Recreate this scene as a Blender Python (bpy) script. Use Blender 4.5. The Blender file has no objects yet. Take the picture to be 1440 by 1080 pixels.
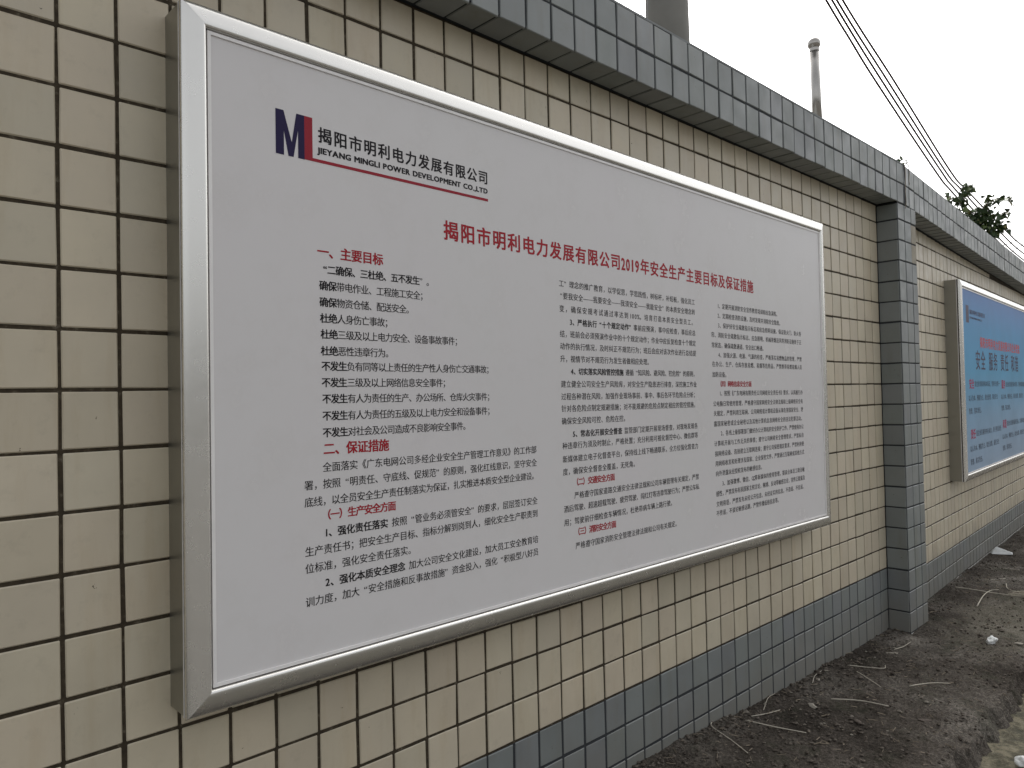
import bpy, bmesh, math, random
from mathutils import Vector, Matrix, noise
R = math.radians
rnd = random.Random(7)
sc = bpy.context.scene
COL = sc.collection

# ------------------------------------------------------------------ camera
cam_d = bpy.data.cameras.new('camera')
cam_d.sensor_width = 36.0
cam_d.lens = 26.086
cam_d.clip_start = 0.05
cam_d.clip_end = 800
cam = bpy.data.objects.new('camera', cam_d)
COL.objects.link(cam)
_r = Vector((0.7215264, -0.692044, -0.02178882))
_u = Vector((0.00286756, -0.02848211, 0.99959019))
_f = Vector((0.69238098, 0.72129319, 0.01856612))
CAMP = Vector((-0.33557, -1.51755, 1.63126))
mw = Matrix(((_r.x, _u.x, -_f.x, CAMP.x), (_r.y, _u.y, -_f.y, CAMP.y), (_r.z, _u.z, -_f.z, CAMP.z), (0, 0, 0, 1)))
cam.matrix_world = mw
sc.camera = cam

# ------------------------------------------------------------------ world and sun
SUN_EL, SUN_AZ = 50.0, 62.0          # azimuth measured clockwise from +Y (the wall's back)
w = bpy.data.worlds.new('World')
sc.world = w
w.use_nodes = True
nt = w.node_tree
nt.nodes.clear()
sky = nt.nodes.new('ShaderNodeTexSky')
sky.sky_type = 'NISHITA'
sky.sun_disc = False
sky.sun_elevation = R(SUN_EL)
sky.sun_rotation = R(SUN_AZ)
sky.air_density = 1.0
sky.dust_density = 6.0
sky.ozone_density = 1.0
hs = nt.nodes.new('ShaderNodeHueSaturation')
hs.inputs['Saturation'].default_value = 0.16
bg = nt.nodes.new('ShaderNodeBackground')
bg.inputs['Strength'].default_value = 0.15
wo = nt.nodes.new('ShaderNodeOutputWorld')
nt.links.new(sky.outputs[0], hs.inputs['Color'])
nt.links.new(hs.outputs[0], bg.inputs['Color'])
nt.links.new(bg.outputs[0], wo.inputs['Surface'])
sd = bpy.data.lights.new('sun', 'SUN')
sd.energy = 0.5
sd.angle = R(35)
sd.color = (1.0, 0.95, 0.88)
so = bpy.data.objects.new('sun', sd)
COL.objects.link(so)
az, el = R(SUN_AZ), R(SUN_EL)
to_sun = Vector((math.sin(az) * math.cos(el), math.cos(az) * math.cos(el), math.sin(el)))
so.rotation_euler = to_sun.to_track_quat('Z', 'Y').to_euler()
so.location = (0, -3, 8)
vs = sc.view_settings
vs.view_transform = 'Standard'
vs.look = 'None'
vs.exposure = 0.92
vs.gamma = 1.0
vs.use_curve_mapping = False

# ------------------------------------------------------------------ materials
def mat(name):
    m = bpy.data.materials.new(name)
    m.use_nodes = True
    n = m.node_tree
    b = n.nodes['Principled BSDF']
    return m, n, b

def N(n, t, **kw):
    x = n.nodes.new(t)
    for k, v in kw.items():
        if hasattr(x, k):
            setattr(x, k, v)
        else:
            x.inputs[k].default_value = v
    return x

def ramp(n, fac, stops, interp='LINEAR'):
    r = n.nodes.new('ShaderNodeValToRGB')
    r.color_ramp.interpolation = interp
    while len(r.color_ramp.elements) < len(stops):
        r.color_ramp.elements.new(0.5)
    for e, (p, c) in zip(r.color_ramp.elements, stops):
        e.position = p
        e.color = (c[0], c[1], c[2], 1) if not isinstance(c, (int, float)) else (c, c, c, 1)
    n.links.new(fac, r.inputs[0])
    return r

def mix(n, fac, a, b, mode='MIX'):
    x = n.nodes.new('ShaderNodeMix')
    x.data_type = 'RGBA'
    x.blend_type = mode
    for s, v in ((x.inputs[0], fac), (x.inputs[6], a), (x.inputs[7], b)):
        if isinstance(v, (int, float)):
            s.default_value = v
        elif isinstance(v, tuple):
            s.default_value = (v[0], v[1], v[2], 1)
        else:
            n.links.new(v, s)
    return x.outputs[2]

def math_n(n, op, a, b=None):
    x = n.nodes.new('ShaderNodeMath')
    x.operation = op
    for i, v in enumerate((a, b)):
        if v is None:
            continue
        if isinstance(v, (int, float)):
            x.inputs[i].default_value = v
        else:
            n.links.new(v, x.inputs[i])
    return x.outputs[0]

def tile_material(name, cols, island, rough=0.34, speck=True, stain=True):
    """glazed ceramic: every tile its own shade, faint clouding, dark chips and runs of dirt"""
    m, n, b = mat(name)
    geo = N(n, 'ShaderNodeNewGeometry')
    if island:
        rv = geo.outputs['Random Per Island']
    else:
        oi = N(n, 'ShaderNodeObjectInfo')
        rv = oi.outputs['Random']
    base = ramp(n, rv, [(i / (len(cols) - 1), c) for i, c in enumerate(cols)]).outputs[0]
    rr = math_n(n, 'FRACT', math_n(n, 'MULTIPLY', rv, 37.7))
    val = ramp(n, rr, [(0, 0.92), (0.5, 1.0), (1, 1.05)]).outputs[0]
    c = mix(n, 1.0, base, val, 'MULTIPLY')
    cl = N(n, 'ShaderNodeTexNoise', Scale=7.0, Detail=4.0, Roughness=0.6)
    n.links.new(geo.outputs['Position'], cl.inputs['Vector'])
    c = mix(n, 1.0, c, ramp(n, cl.outputs[0], [(0.3, 0.93), (0.7, 1.04)]).outputs[0], 'MULTIPLY')
    if stain:                                   # run-off stains, long in z
        mp = N(n, 'ShaderNodeMapping')
        mp.inputs['Scale'].default_value = (9, 9, 1.3)
        n.links.new(geo.outputs['Position'], mp.inputs[0])
        st = N(n, 'ShaderNodeTexNoise', Scale=1.6, Detail=5.0, Roughness=0.65)
        n.links.new(mp.outputs[0], st.inputs['Vector'])
        f = ramp(n, st.outputs[0], [(0.52, 0.0), (0.75, 0.34)]).outputs[0]
        c = mix(n, f, c, mix(n, 1.0, c, (0.74, 0.62, 0.44), 'MULTIPLY'))
        g2 = N(n, 'ShaderNodeTexNoise', Scale=24.0, Detail=6.0, Roughness=0.7)
        n.links.new(geo.outputs['Position'], g2.inputs['Vector'])
        f = ramp(n, g2.outputs[0], [(0.55, 0.0), (0.8, 0.22)]).outputs[0]
        c = mix(n, f, c, (0.16, 0.14, 0.10))
    if speck:                                   # small dark chips in the glaze
        vo = N(n, 'ShaderNodeTexVoronoi', Scale=26.0)
        nz = N(n, 'ShaderNodeTexNoise', Scale=90.0, Detail=2.0)
        n.links.new(geo.outputs['Position'], nz.inputs['Vector'])
        dv = mix(n, 0.035, geo.outputs['Position'], nz.outputs['Color'], 'ADD')
        n.links.new(dv, vo.inputs['Vector'])
        near = math_n(n, 'LESS_THAN', vo.outputs['Distance'], 0.055)
        sp = N(n, 'ShaderNodeSeparateColor')
        n.links.new(vo.outputs['Color'], sp.inputs[0])
        few = math_n(n, 'GREATER_THAN', sp.outputs[0], 0.84)
        c = mix(n, math_n(n, 'MULTIPLY', near, math_n(n, 'MULTIPLY', few, 0.85)), c, (0.045, 0.035, 0.02))
    sz = N(n, 'ShaderNodeSeparateXYZ')             # splashed earth at the wall foot
    n.links.new(geo.outputs['Position'], sz.inputs[0])
    dn = N(n, 'ShaderNodeTexNoise', Scale=5.0, Detail=6.0, Roughness=0.7)
    n.links.new(geo.outputs['Position'], dn.inputs['Vector'])
    hh = math_n(n, 'ADD', sz.outputs[2], math_n(n, 'MULTIPLY', dn.outputs[0], -0.45))
    c = mix(n, ramp(n, hh, [(0.12, 0.8), (0.40, 0.0)]).outputs[0], c, (0.20, 0.19, 0.165))
    n.links.new(c, b.inputs['Base Color'])
    rn = N(n, 'ShaderNodeTexNoise', Scale=14.0, Detail=3.0)
    n.links.new(geo.outputs['Position'], rn.inputs['Vector'])
    n.links.new(ramp(n, rn.outputs[0], [(0.3, rough), (0.75, rough + 0.22)]).outputs[0], b.inputs['Roughness'])
    bm_ = N(n, 'ShaderNodeTexNoise', Scale=18.0, Detail=2.0)
    n.links.new(geo.outputs['Position'], bm_.inputs['Vector'])
    bp = N(n, 'ShaderNodeBump', Strength=0.12, Distance=0.004)
    n.links.new(bm_.outputs[0], bp.inputs['Height'])
    n.links.new(bp.outputs[0], b.inputs['Normal'])
    return m

CREAM = [(0.528, 0.463, 0.349), (0.548, 0.485, 0.364), (0.533, 0.463, 0.352), (0.553, 0.49, 0.364), (0.518, 0.465, 0.353), (0.543, 0.473, 0.357), (0.538, 0.481, 0.37)]
GREY = [(0.183, 0.199, 0.193), (0.205, 0.221, 0.213), (0.187, 0.198, 0.2), (0.211, 0.225, 0.215), (0.189, 0.207, 0.195)]
M = {}
M['cream'] = tile_material('cream_glazed_tile', CREAM, False)
M['cream_i'] = tile_material('cream_glazed_tile_joined', CREAM, True)
M['grey'] = tile_material('blue_grey_glazed_tile', GREY, False, 0.38)
M['grey_i'] = tile_material('blue_grey_glazed_tile_joined', GREY, True, 0.38)

m, n, b = mat('tile_joint_mortar')
geo = N(n, 'ShaderNodeNewGeometry')
nz = N(n, 'ShaderNodeTexNoise', Scale=60.0, Detail=6.0, Roughness=0.7)
n.links.new(geo.outputs['Position'], nz.inputs['Vector'])
n.links.new(ramp(n, nz.outputs[0], [(0.3, (0.020, 0.014, 0.007)), (0.56, (0.045, 0.033, 0.018)), (0.74, (0.15, 0.13, 0.095))]).outputs[0], b.inputs['Base Color'])
b.inputs['Roughness'].default_value = 0.95
bp = N(n, 'ShaderNodeBump', Strength=0.7, Distance=0.002)
n.links.new(nz.outputs[0], bp.inputs['Height'])
n.links.new(bp.outputs[0], b.inputs['Normal'])
M['mortar'] = m

m, n, b = mat('dark_tile_joint_mortar')
n.nodes['Principled BSDF'].inputs['Base Color'].default_value = (0.028, 0.031, 0.034, 1)
b.inputs['Roughness'].default_value = 0.95
M['mortar_dark'] = m

def metal(name, col, rough, streak=(1, 1, 1), bump=0.05, rv=0.1):
    m, n, b = mat(name)
    tc = N(n, 'ShaderNodeTexCoord')
    mp = N(n, 'ShaderNodeMapping')
    mp.inputs['Scale'].default_value = streak
    n.links.new(tc.outputs['Object'], mp.inputs[0])
    nz = N(n, 'ShaderNodeTexNoise', Scale=30.0, Detail=5.0, Roughness=0.6)
    n.links.new(mp.outputs[0], nz.inputs['Vector'])
    b.inputs['Metallic'].default_value = 0.9
    n.links.new(mix(n, ramp(n, nz.outputs[0], [(0.3, 0.0), (0.7, 1.0)]).outputs[0], tuple(c * 0.97 for c in col), col), b.inputs['Base Color'])
    n.links.new(ramp(n, nz.outputs[0], [(0.3, rough), (0.7, rough + rv)]).outputs[0], b.inputs['Roughness'])
    bp = N(n, 'ShaderNodeBump', Strength=bump, Distance=0.001)
    n.links.new(nz.outputs[0], bp.inputs['Height'])
    n.links.new(bp.outputs[0], b.inputs['Normal'])
    return m

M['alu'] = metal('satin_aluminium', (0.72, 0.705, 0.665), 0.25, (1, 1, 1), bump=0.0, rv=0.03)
M['alu_side'] = metal('shaded_aluminium_side', (0.34, 0.33, 0.29), 0.34, (1, 1, 1))  # same aluminium as the frame, the sides' shade put into its colour
M['steel'] = metal('polished_steel', (0.42, 0.40, 0.37), 0.15, (1, 1, 1), bump=0.0)

def plain(name, col, rough=0.6, spec=0.5, var=0.06, scale=12.0):
    m, n, b = mat(name)
    geo = N(n, 'ShaderNodeNewGeometry')
    nz = N(n, 'ShaderNodeTexNoise', Scale=scale, Detail=5.0, Roughness=0.6)
    n.links.new(geo.outputs['Position'], nz.inputs['Vector'])
    n.links.new(mix(n, 1.0, col, ramp(n, nz.outputs[0], [(0.3, 1 - var), (0.7, 1 + var)]).outputs[0], 'MULTIPLY'), b.inputs['Base Color'])
    b.inputs['Roughness'].default_value = rough
    b.inputs['Specular IOR Level'].default_value = spec
    return m

m, n, b = mat('white_printed_film')
geo = N(n, 'ShaderNodeNewGeometry')
mp = N(n, 'ShaderNodeMapping')
mp.inputs['Scale'].default_value = (2.2, 1, 0.5)
n.links.new(geo.outputs['Position'], mp.inputs[0])
nz = N(n, 'ShaderNodeTexNoise', Scale=1.6, Detail=3.0, Roughness=0.5)
n.links.new(mp.outputs[0], nz.inputs['Vector'])
c = mix(n, nz.outputs[0], (0.660, 0.630, 0.632), (0.645, 0.638, 0.622))
du = N(n, 'ShaderNodeTexNoise', Scale=9.0, Detail=7.0, Roughness=0.7)
n.links.new(geo.outputs['Position'], du.inputs['Vector'])
c = mix(n, ramp(n, du.outputs[0], [(0.5, 0.0), (0.8, 0.14)]).outputs[0], c, (0.42, 0.39, 0.34))
n.links.new(c, b.inputs['Base Color'])
n.links.new(ramp(n, du.outputs[0], [(0.3, 0.16), (0.7, 0.30)]).outputs[0], b.inputs['Roughness'])
b.inputs['Specular IOR Level'].default_value = 0.2
bp = N(n, 'ShaderNodeBump', Strength=0.12, Distance=0.012)
n.links.new(nz.outputs[0], bp.inputs['Height'])
n.links.new(bp.outputs[0], b.inputs['Normal'])
M['white_panel'] = m
M['gasket'] = plain('white_plastic_edge', (0.80, 0.78, 0.76), 0.3)
M['ink_black'] = plain('black_print', (0.012, 0.010, 0.012), 0.45, 0.15)
M['ink_red'] = plain('red_print', (0.36, 0.018, 0.028), 0.45, 0.15)
M['ink_navy'] = plain('navy_print', (0.018, 0.012, 0.055), 0.45, 0.15)
M['ink_logo_red'] = plain('dull_red_print', (0.30, 0.022, 0.035), 0.45, 0.15)
M['ink_grey'] = plain('slate_print', (0.030, 0.050, 0.085), 0.45, 0.15)
M['ink_pale_red'] = plain('bright_red_print', (0.50, 0.055, 0.07), 0.45, 0.15)
M['ink_magenta'] = plain('magenta_print', (0.36, 0.02, 0.09), 0.45, 0.15)
M['dark_gap'] = plain('gap_shade_and_plate', (0.03, 0.03, 0.035), 0.6)  # dark colour painted for shade in the frame gaps; also the post's plate
M['cable'] = plain('brown_black_cable_sheath', (0.035, 0.022, 0.020), 0.6)
M['thin_wire'] = plain('weathered_grey_wire', (0.30, 0.30, 0.30), 0.6)
M['concrete_pole'] = plain('weathered_concrete', (0.215, 0.21, 0.19), 0.85, 0.3, 0.14, 2.2)
M['straw'] = plain('dry_straw', (0.50, 0.46, 0.38), 0.8, 0.2, 0.15, 60)
M['straw_dark'] = plain('grey_brown_twig', (0.24, 0.20, 0.15), 0.85, 0.2, 0.2, 60)
M['foam'] = plain('white_foam', (0.75, 0.76, 0.74), 0.7, 0.3, 0.08, 60)
M['chip'] = plain('pale_mortar_chip', (0.36, 0.33, 0.28), 0.9, 0.2, 0.15, 60)
M['brown_chip'] = plain('brown_stone', (0.12, 0.10, 0.085), 0.9, 0.2, 0.25, 40)

m, n, b = mat('vine_leaf')
oi = N(n, 'ShaderNodeObjectInfo')
n.links.new(ramp(n, oi.outputs['Random'], [(0, (0.025, 0.048, 0.018)), (0.5, (0.05, 0.085, 0.028)), (0.85, (0.12, 0.16, 0.05)), (1, (0.20, 0.17, 0.06))]).outputs[0], b.inputs['Base Color'])
b.inputs['Roughness'].default_value = 0.5
M['leaf'] = m

m, n, b = mat('blue_gradient_print')                     # the poster's own printed gradient
tc = N(n, 'ShaderNodeTexCoord')
sx = N(n, 'ShaderNodeSeparateXYZ')
n.links.new(tc.outputs['Generated'], sx.inputs[0])
g = ramp(n, sx.outputs[2], [(0.0, (0.26, 0.35, 0.46)), (0.30, (0.19, 0.34, 0.49)), (0.55, (0.065, 0.30, 0.50)), (0.80, (0.008, 0.22, 0.46)), (1.0, (0.003, 0.12, 0.38))])
nz = N(n, 'ShaderNodeTexNoise', Scale=3.0, Detail=4.0)
n.links.new(tc.outputs['Object'], nz.inputs['Vector'])
n.links.new(mix(n, 1.0, g.outputs[0], ramp(n, nz.outputs[0], [(0.35, 0.93), (0.65, 1.06)]).outputs[0], 'MULTIPLY'), b.inputs['Base Color'])
b.inputs['Roughness'].default_value = 0.4
b.inputs['Specular IOR Level'].default_value = 0.12
M['blue_panel'] = m

m, n, b = mat('dry_dark_soil')
geo = N(n, 'ShaderNodeNewGeometry')
P = geo.outputs['Position']
big = N(n, 'ShaderNodeTexNoise', Scale=2.2, Detail=6.0, Roughness=0.62)
n.links.new(P, big.inputs['Vector'])
c = ramp(n, big.outputs[0], [(0.36, (0.044, 0.037, 0.030)), (0.48, (0.083, 0.071, 0.059)), (0.56, (0.112, 0.099, 0.084)), (0.68, (0.200, 0.182, 0.156))]).outputs[0]
fine = N(n, 'ShaderNodeTexNoise', Scale=85.0, Detail=5.0, Roughness=0.75)
n.links.new(P, fine.inputs['Vector'])
c = mix(n, 1.0, c, ramp(n, fine.outputs[0], [(0.32, 0.38), (0.5, 0.95), (0.7, 2.0)]).outputs[0], 'MULTIPLY')
# the pale trodden cement crust beyond the pillar
mp = N(n, 'ShaderNodeMapping')
mp.inputs['Location'].default_value = (-4.55 / 0.85, 0.42 / 0.30, 0)
mp.inputs['Scale'].default_value = (1 / 0.85, 1 / 0.30, 0)
n.links.new(P, mp.inputs[0])
ln = N(n, 'ShaderNodeVectorMath', operation='LENGTH')
n.links.new(mp.outputs[0], ln.inputs[0])
wob = N(n, 'ShaderNodeTexNoise', Scale=6.0, Detail=5.0)
n.links.new(P, wob.inputs['Vector'])
dd = math_n(n, 'ADD', ln.outputs['Value'], math_n(n, 'MULTIPLY', wob.outputs[0], 1.3))
f = ramp(n, dd, [(0.0, 1.0), (1.0, 0.0)])
f.color_ramp.elements[0].position = 0.62
f.color_ramp.elements[1].position = 1.0
dd2 = math_n(n, 'MULTIPLY', dd, 0.6)
n.links.new(dd2, f.inputs[0])
c = mix(n, math_n(n, 'MULTIPLY', f.outputs[0], 0.75), c, mix(n, 1.0, (0.19, 0.174, 0.138), ramp(n, fine.outputs[0], [(0.3, 0.7), (0.7, 1.2)]).outputs[0], 'MULTIPLY'))
moss = N(n, 'ShaderNodeTexNoise', Scale=5.0, Detail=6.0, Roughness=0.7)
n.links.new(P, moss.inputs['Vector'])
c = mix(n, ramp(n, moss.outputs[0], [(0.52, 0.0), (0.66, 0.45)]).outputs[0], c, (0.045, 0.050, 0.030))
n.links.new(c, b.inputs['Base Color'])
b.inputs['Roughness'].default_value = 1.0
b.inputs['Specular IOR Level'].default_value = 0.15
bp = N(n, 'ShaderNodeBump', Strength=1.0, Distance=0.012)
n.links.new(fine.outputs[0], bp.inputs['Height'])
n.links.new(bp.outputs[0], b.inputs['Normal'])
M['soil'] = m

m, n, b = mat('soil_clods')
geo = N(n, 'ShaderNodeNewGeometry')
n.links.new(ramp(n, geo.outputs['Random Per Island'], [(0, (0.055, 0.046, 0.038)), (0.6, (0.10, 0.085, 0.07)), (0.96, (0.15, 0.13, 0.11)), (1.0, (0.26, 0.24, 0.20))]).outputs[0], b.inputs['Base Color'])
b.inputs['Roughness'].default_value = 1.0
b.inputs['Specular IOR Level'].default_value = 0.15
M['clods'] = m

m, n, b = mat('rough_ochre_concrete')
geo = N(n, 'ShaderNodeNewGeometry')
mp = N(n, 'ShaderNodeMapping')
mp.inputs['Scale'].default_value = (2.0, 2.4, 1.2)
n.links.new(geo.outputs['Position'], mp.inputs[0])
nz = N(n, 'ShaderNodeTexNoise', Scale=7.0, Detail=8.0, Roughness=0.7)
n.links.new(mp.outputs[0], nz.inputs['Vector'])
n.links.new(ramp(n, nz.outputs[0], [(0.32, (0.025, 0.026, 0.016)), (0.46, (0.075, 0.068, 0.042)), (0.58, (0.17, 0.15, 0.10)), (0.75, (0.28, 0.255, 0.19))]).outputs[0], b.inputs['Base Color'])
b.inputs['Roughness'].default_value = 0.95
bp = N(n, 'ShaderNodeBump', Strength=0.9, Distance=0.02)
n.links.new(nz.outputs[0], bp.inputs['Height'])
n.links.new(bp.outputs[0], b.inputs['Normal'])
M['kerb'] = m
M['path'] = plain('worn_concrete_paving', (0.11, 0.105, 0.095), 0.9, 0.3, 0.15, 1.5)

# ------------------------------------------------------------------ helpers
def link(name, me, material=None, parent=None):
    o = bpy.data.objects.new(name, me)
    COL.objects.link(o)
    if material is not None and me is not None and not me.materials:
        me.materials.append(material)
    if parent:
        o.parent = parent
    return o

def from_bm(name, bm, material, parent=None, smooth=False):
    me = bpy.data.meshes.new(name)
    bm.normal_update()
    if smooth:
        for f_ in bm.faces:
            f_.smooth = True
    bm.to_mesh(me)
    bm.free()
    return link(name, me, material, parent)

def from_data(name, v, f_, material, parent=None, smooth=False):
    me = bpy.data.meshes.new(name)
    me.from_pydata(v, [], f_)
    if smooth:
        me.polygons.foreach_set('use_smooth', [True] * len(me.polygons))
    me.update()
    return link(name, me, material, parent)

def tag(o, label=None, cat=None, group=None, kind=None):
    for k, v in (('label', label), ('category', cat), ('group', group), ('kind', kind)):
        if v:
            o[k] = v
    return o

def empty(name, loc=(0, 0, 0), rz=0.0):
    o = bpy.data.objects.new(name, None)
    COL.objects.link(o)
    o.empty_display_size = 0.1
    o.location = loc
    o.rotation_euler = (0, 0, rz)
    return o

def add_box(bm, x0, x1, y0, y1, z0, z1):
    vs_ = [bm.verts.new(p) for p in ((x0, y0, z0), (x1, y0, z0), (x1, y1, z0), (x0, y1, z0), (x0, y0, z1), (x1, y0, z1), (x1, y1, z1), (x0, y1, z1))]
    for q in ((0, 3, 2, 1), (4, 5, 6, 7), (0, 1, 5, 4), (1, 2, 6, 5), (2, 3, 7, 6), (3, 0, 4, 7)):
        bm.faces.new([vs_[i] for i in q])

def tube(bm, pts, rad, seg=8, cap=True):
    pts = [Vector(p) for p in pts]
    if not isinstance(rad, (list, tuple)):
        rad = [rad] * len(pts)
    rings = []
    ref = Vector((0.13, 0.21, 0.97)).normalized()
    for i, p in enumerate(pts):
        t = (pts[min(i + 1, len(pts) - 1)] - pts[max(i - 1, 0)]).normalized()
        if abs(t.dot(ref)) > 0.95:
            ref = Vector((1, 0.1, 0)).normalized()
        a = t.cross(ref).normalized()
        c_ = t.cross(a)
        rings.append([bm.verts.new(p + (a * math.cos(2 * math.pi * k / seg) + c_ * math.sin(2 * math.pi * k / seg)) * rad[i]) for k in range(seg)])
    for r0, r1 in zip(rings, rings[1:]):
        for k in range(seg):
            bm.faces.new((r0[k], r0[(k + 1) % seg], r1[(k + 1) % seg], r1[k]))
    if cap:
        bm.faces.new(rings[0][::-1])
        bm.faces.new(rings[-1])

def smooth_path(pts, per=6):
    """Catmull-Rom through the points"""
    pts = [Vector(p) for p in pts]
    if len(pts) < 3:
        return pts
    q = [pts[0] * 2 - pts[1]] + pts + [pts[-1] * 2 - pts[-2]]
    out = []
    for i in range(1, len(q) - 2):
        a, b_, c_, d_ = q[i - 1], q[i], q[i + 1], q[i + 2]
        for k in range(per):
            t = k / per
            out.append(0.5 * ((2 * b_) + (c_ - a) * t + (2 * a - 5 * b_ + 4 * c_ - d_) * t * t + (3 * b_ - a - 3 * c_ + d_) * t ** 3))
    out.append(pts[-1])
    return out

# ------------------------------------------------------------------ measures of the wall
TW = 0.1                 # tile pitch along the wall
TH = 0.110281            # tile pitch upwards
Z0 = 1.0                 # height of joint row 0
GAP = 0.0071
def zr(r): return Z0 + TH * r
W2 = Matrix.Translation((4.2, 0.0127, -0.006)) @ Matrix.Rotation(0.0561, 4, 'Z')   # the wall bends back beyond the pillar
X_END = 9.2              # length of the far wall

def see(p):
    """pixel place (1440x1080) and depth of a world point"""
    v = Vector(p) - CAMP
    k = v.dot(_f)
    if k < 0.1:
        return None
    return 720 + 1043.44 * v.dot(_r) / k, 540 - 1043.44 * v.dot(_u) / k, k

# ------------------------------------------------------------------ a tile
def tile_geom(wd, ht, th=0.007, bev=0.0022, jit=0.0):
    """bevelled slab lying in xz, face towards -y, back at y=+0; 26 triangles without its hidden back"""
    j = lambda: (rnd.random() - 0.5) * 2 * jit
    o_ = [(-wd / 2 + j(), ht * -0.5 + j()), (wd / 2 + j(), ht * -0.5 + j()), (wd / 2 + j(), ht * 0.5 + j()), (-wd / 2 + j(), ht * 0.5 + j())]
    v, f_ = [], []
    def ring(ins, y, cut):
        st = len(v)
        for i, (x, z) in enumerate(o_):
            sx_ = 1 if x > 0 else -1
            sz_ = 1 if z > 0 else -1
            a = (x - sx_ * (ins + (cut if i in (0, 2) else 0)), y, z - sz_ * (ins + (0 if i in (0, 2) else cut)))
            b_ = (x - sx_ * (ins + (0 if i in (0, 2) else cut)), y, z - sz_ * (ins + (cut if i in (0, 2) else 0)))
            v.append(a)
            v.append(b_)
        return st
    r0 = ring(0.0, 0.0, 0.0016)
    r1 = ring(0.0, -th + bev, 0.0016)
    r2 = ring(bev, -th, 0.0016)
    # order the eight corners round the loop
    def loop(s):
        return [s + 1, s + 0, s + 3, s + 2, s + 5, s + 4, s + 7, s + 6]
    pts = [v[i] for i in loop(r2)]
    def ordered(s):
        idx = list(range(s, s + 8))
        idx.sort(key=lambda i: math.atan2(v[i][2], v[i][0]))
        return idx
    a, b_, c_ = ordered(r0), ordered(r1), ordered(r2)
    for lo, hi in ((a, b_), (b_, c_)):
        for k in range(8):
            f_.append((lo[k], lo[(k + 1) % 8], hi[(k + 1) % 8], hi[k]))
    f_.append(tuple(c_))
    return v, f_

def tile_mesh(name, wd, ht, material, jit=0.0005):
    v, f_ = tile_geom(wd, ht, jit=jit)
    me = bpy.data.meshes.new(name)
    me.from_pydata(v, [], f_)
    me.update()
    me.materials.append(material)
    return me

class Joined:
    """many tiles in one mesh (the far or hidden ones)"""
    def __init__(self):
        self.v, self.f = [], []
    def add(self, geom, mtx):
        s = len(self.v)
        self.v += [tuple(mtx @ Vector(p)) for p in geom[0]]
        self.f += [tuple(i + s for i in q) for q in geom[1]]

GE = [tile_geom(TW - GAP, TH - GAP, jit=0.0005) for _ in range(4)]
def meshes(tagname, material, wd=TW - GAP, ht=TH - GAP, k=5):
    return [tile_mesh(tagname, wd, ht, material) for _ in range(k)]
MC = meshes('cream_tile', M['cream'])
MG = meshes('grey_tile', M['grey'])

def wob(amount=1.0):
    return Matrix.Translation(((rnd.random() - .5) * 0.0020 * amount, (rnd.random() - .5) * 0.0016 * amount, (rnd.random() - .5) * 0.0020 * amount)) @ \
        Matrix.Rotation(R((rnd.random() - .5) * 0.9) * amount, 4, 'X') @ Matrix.Rotation(R((rnd.random() - .5) * 0.9) * amount, 4, 'Z') @ Matrix.Rotation(R((rnd.random() - .5) * 0.8) * amount, 4, 'Y')

def row_drift(x, r):
    return 0.0009 * math.sin(x * 1.7 + r * 0.25) + 0.0005 * math.sin(x * 4.1 + r * 0.6)

def put_tile(name, me, mtx, parent):
    o = bpy.data.objects.new(name, me)
    COL.objects.link(o)
    o.parent = parent
    o.matrix_local = mtx
    return o

def px_area(corners):
    q = [see(c) for c in corners]
    if any(a is None for a in q):
        return 0
    xs = [a[0] for a in q]
    ys = [a[1] for a in q]
    if max(xs) < -5 or min(xs) > 1445 or max(ys) < -5 or min(ys) > 1085:
        return 0
    a = 0
    for i in range(4):
        j = (i + 1) % 4
        a += xs[i] * ys[j] - xs[j] * ys[i]
    return abs(a) / 2

# ------------------------------------------------------------------ near wall
YF = 0.0                                  # plane of the tile faces
wall1 = tag(empty('tiled_wall', (0, 0, 0)), 'cream tiled boundary wall with grey base, near stretch behind the white notice board', 'wall')
bm = bmesh.new()
add_box(bm, -2.6, 4.0, 0.0026, 0.215, 0.0, zr(14.86))
from_bm('masonry', bm, M['mortar'], wall1)
bm = bmesh.new()
add_box(bm, -2.6, 3.899, 0.0018, 0.0028, 0.0, zr(-3) - 0.002)
from_bm('base_mortar', bm, M['mortar_dark'], wall1)

cand = []
for c in range(-26, 39):
    for r in range(-9, 15):
        x = (c + 0.5) * TW
        z = zr(r + 0.5)
        col = 'g' if r < -3 else 'c'
        a = px_area([(c * TW, 0, zr(r)), ((c + 1) * TW, 0, zr(r)), ((c + 1) * TW, 0, zr(r + 1)), (c * TW, 0, zr(r + 1))])
        hidden = (2.6 <= c + 0.5 <= 29.0 + (c < 20) and 0.9 < r + 0.5 < 11.8) or (r < -6) or (r < -5 and c < 20) or (c < 13 and r < -6) or (r < -4 and c < 15)
        if 2 < c < 28 and r in (0, 11):
            hidden = True
        if hidden:
            a = 0
        cand.append((a, c, r, col))
cand.sort(key=lambda t: -t[0])
used = {'c': 0, 'g': 0}
jc, jg = Joined(), Joined()
for a, c, r, col in cand:
    part_h = 1.0 if r < 14 else 0.86
    x = (c + 0.5) * TW
    z = zr(r) + TH * part_h / 2 + row_drift(x, r)
    mtx = Matrix.Translation((x, 0.007, z)) @ wob()
    if r == 14:
        mtx = mtx @ Matrix.Diagonal((1, 1, (TH * part_h - GAP) / (TH - GAP), 1))
    if a > 20 and used[col] < 298:
        used[col] += 1
        o = put_tile('cream_tile' if col == 'c' else 'grey_tile', rnd.choice(MC if col == 'c' else MG), mtx, wall1)
    else:
        (jc if col == 'c' else jg).add(rnd.choice(GE), mtx)
tag(from_data('cream_tiling', jc.v, jc.f, M['cream_i'], wall1), kind='stuff')
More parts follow.
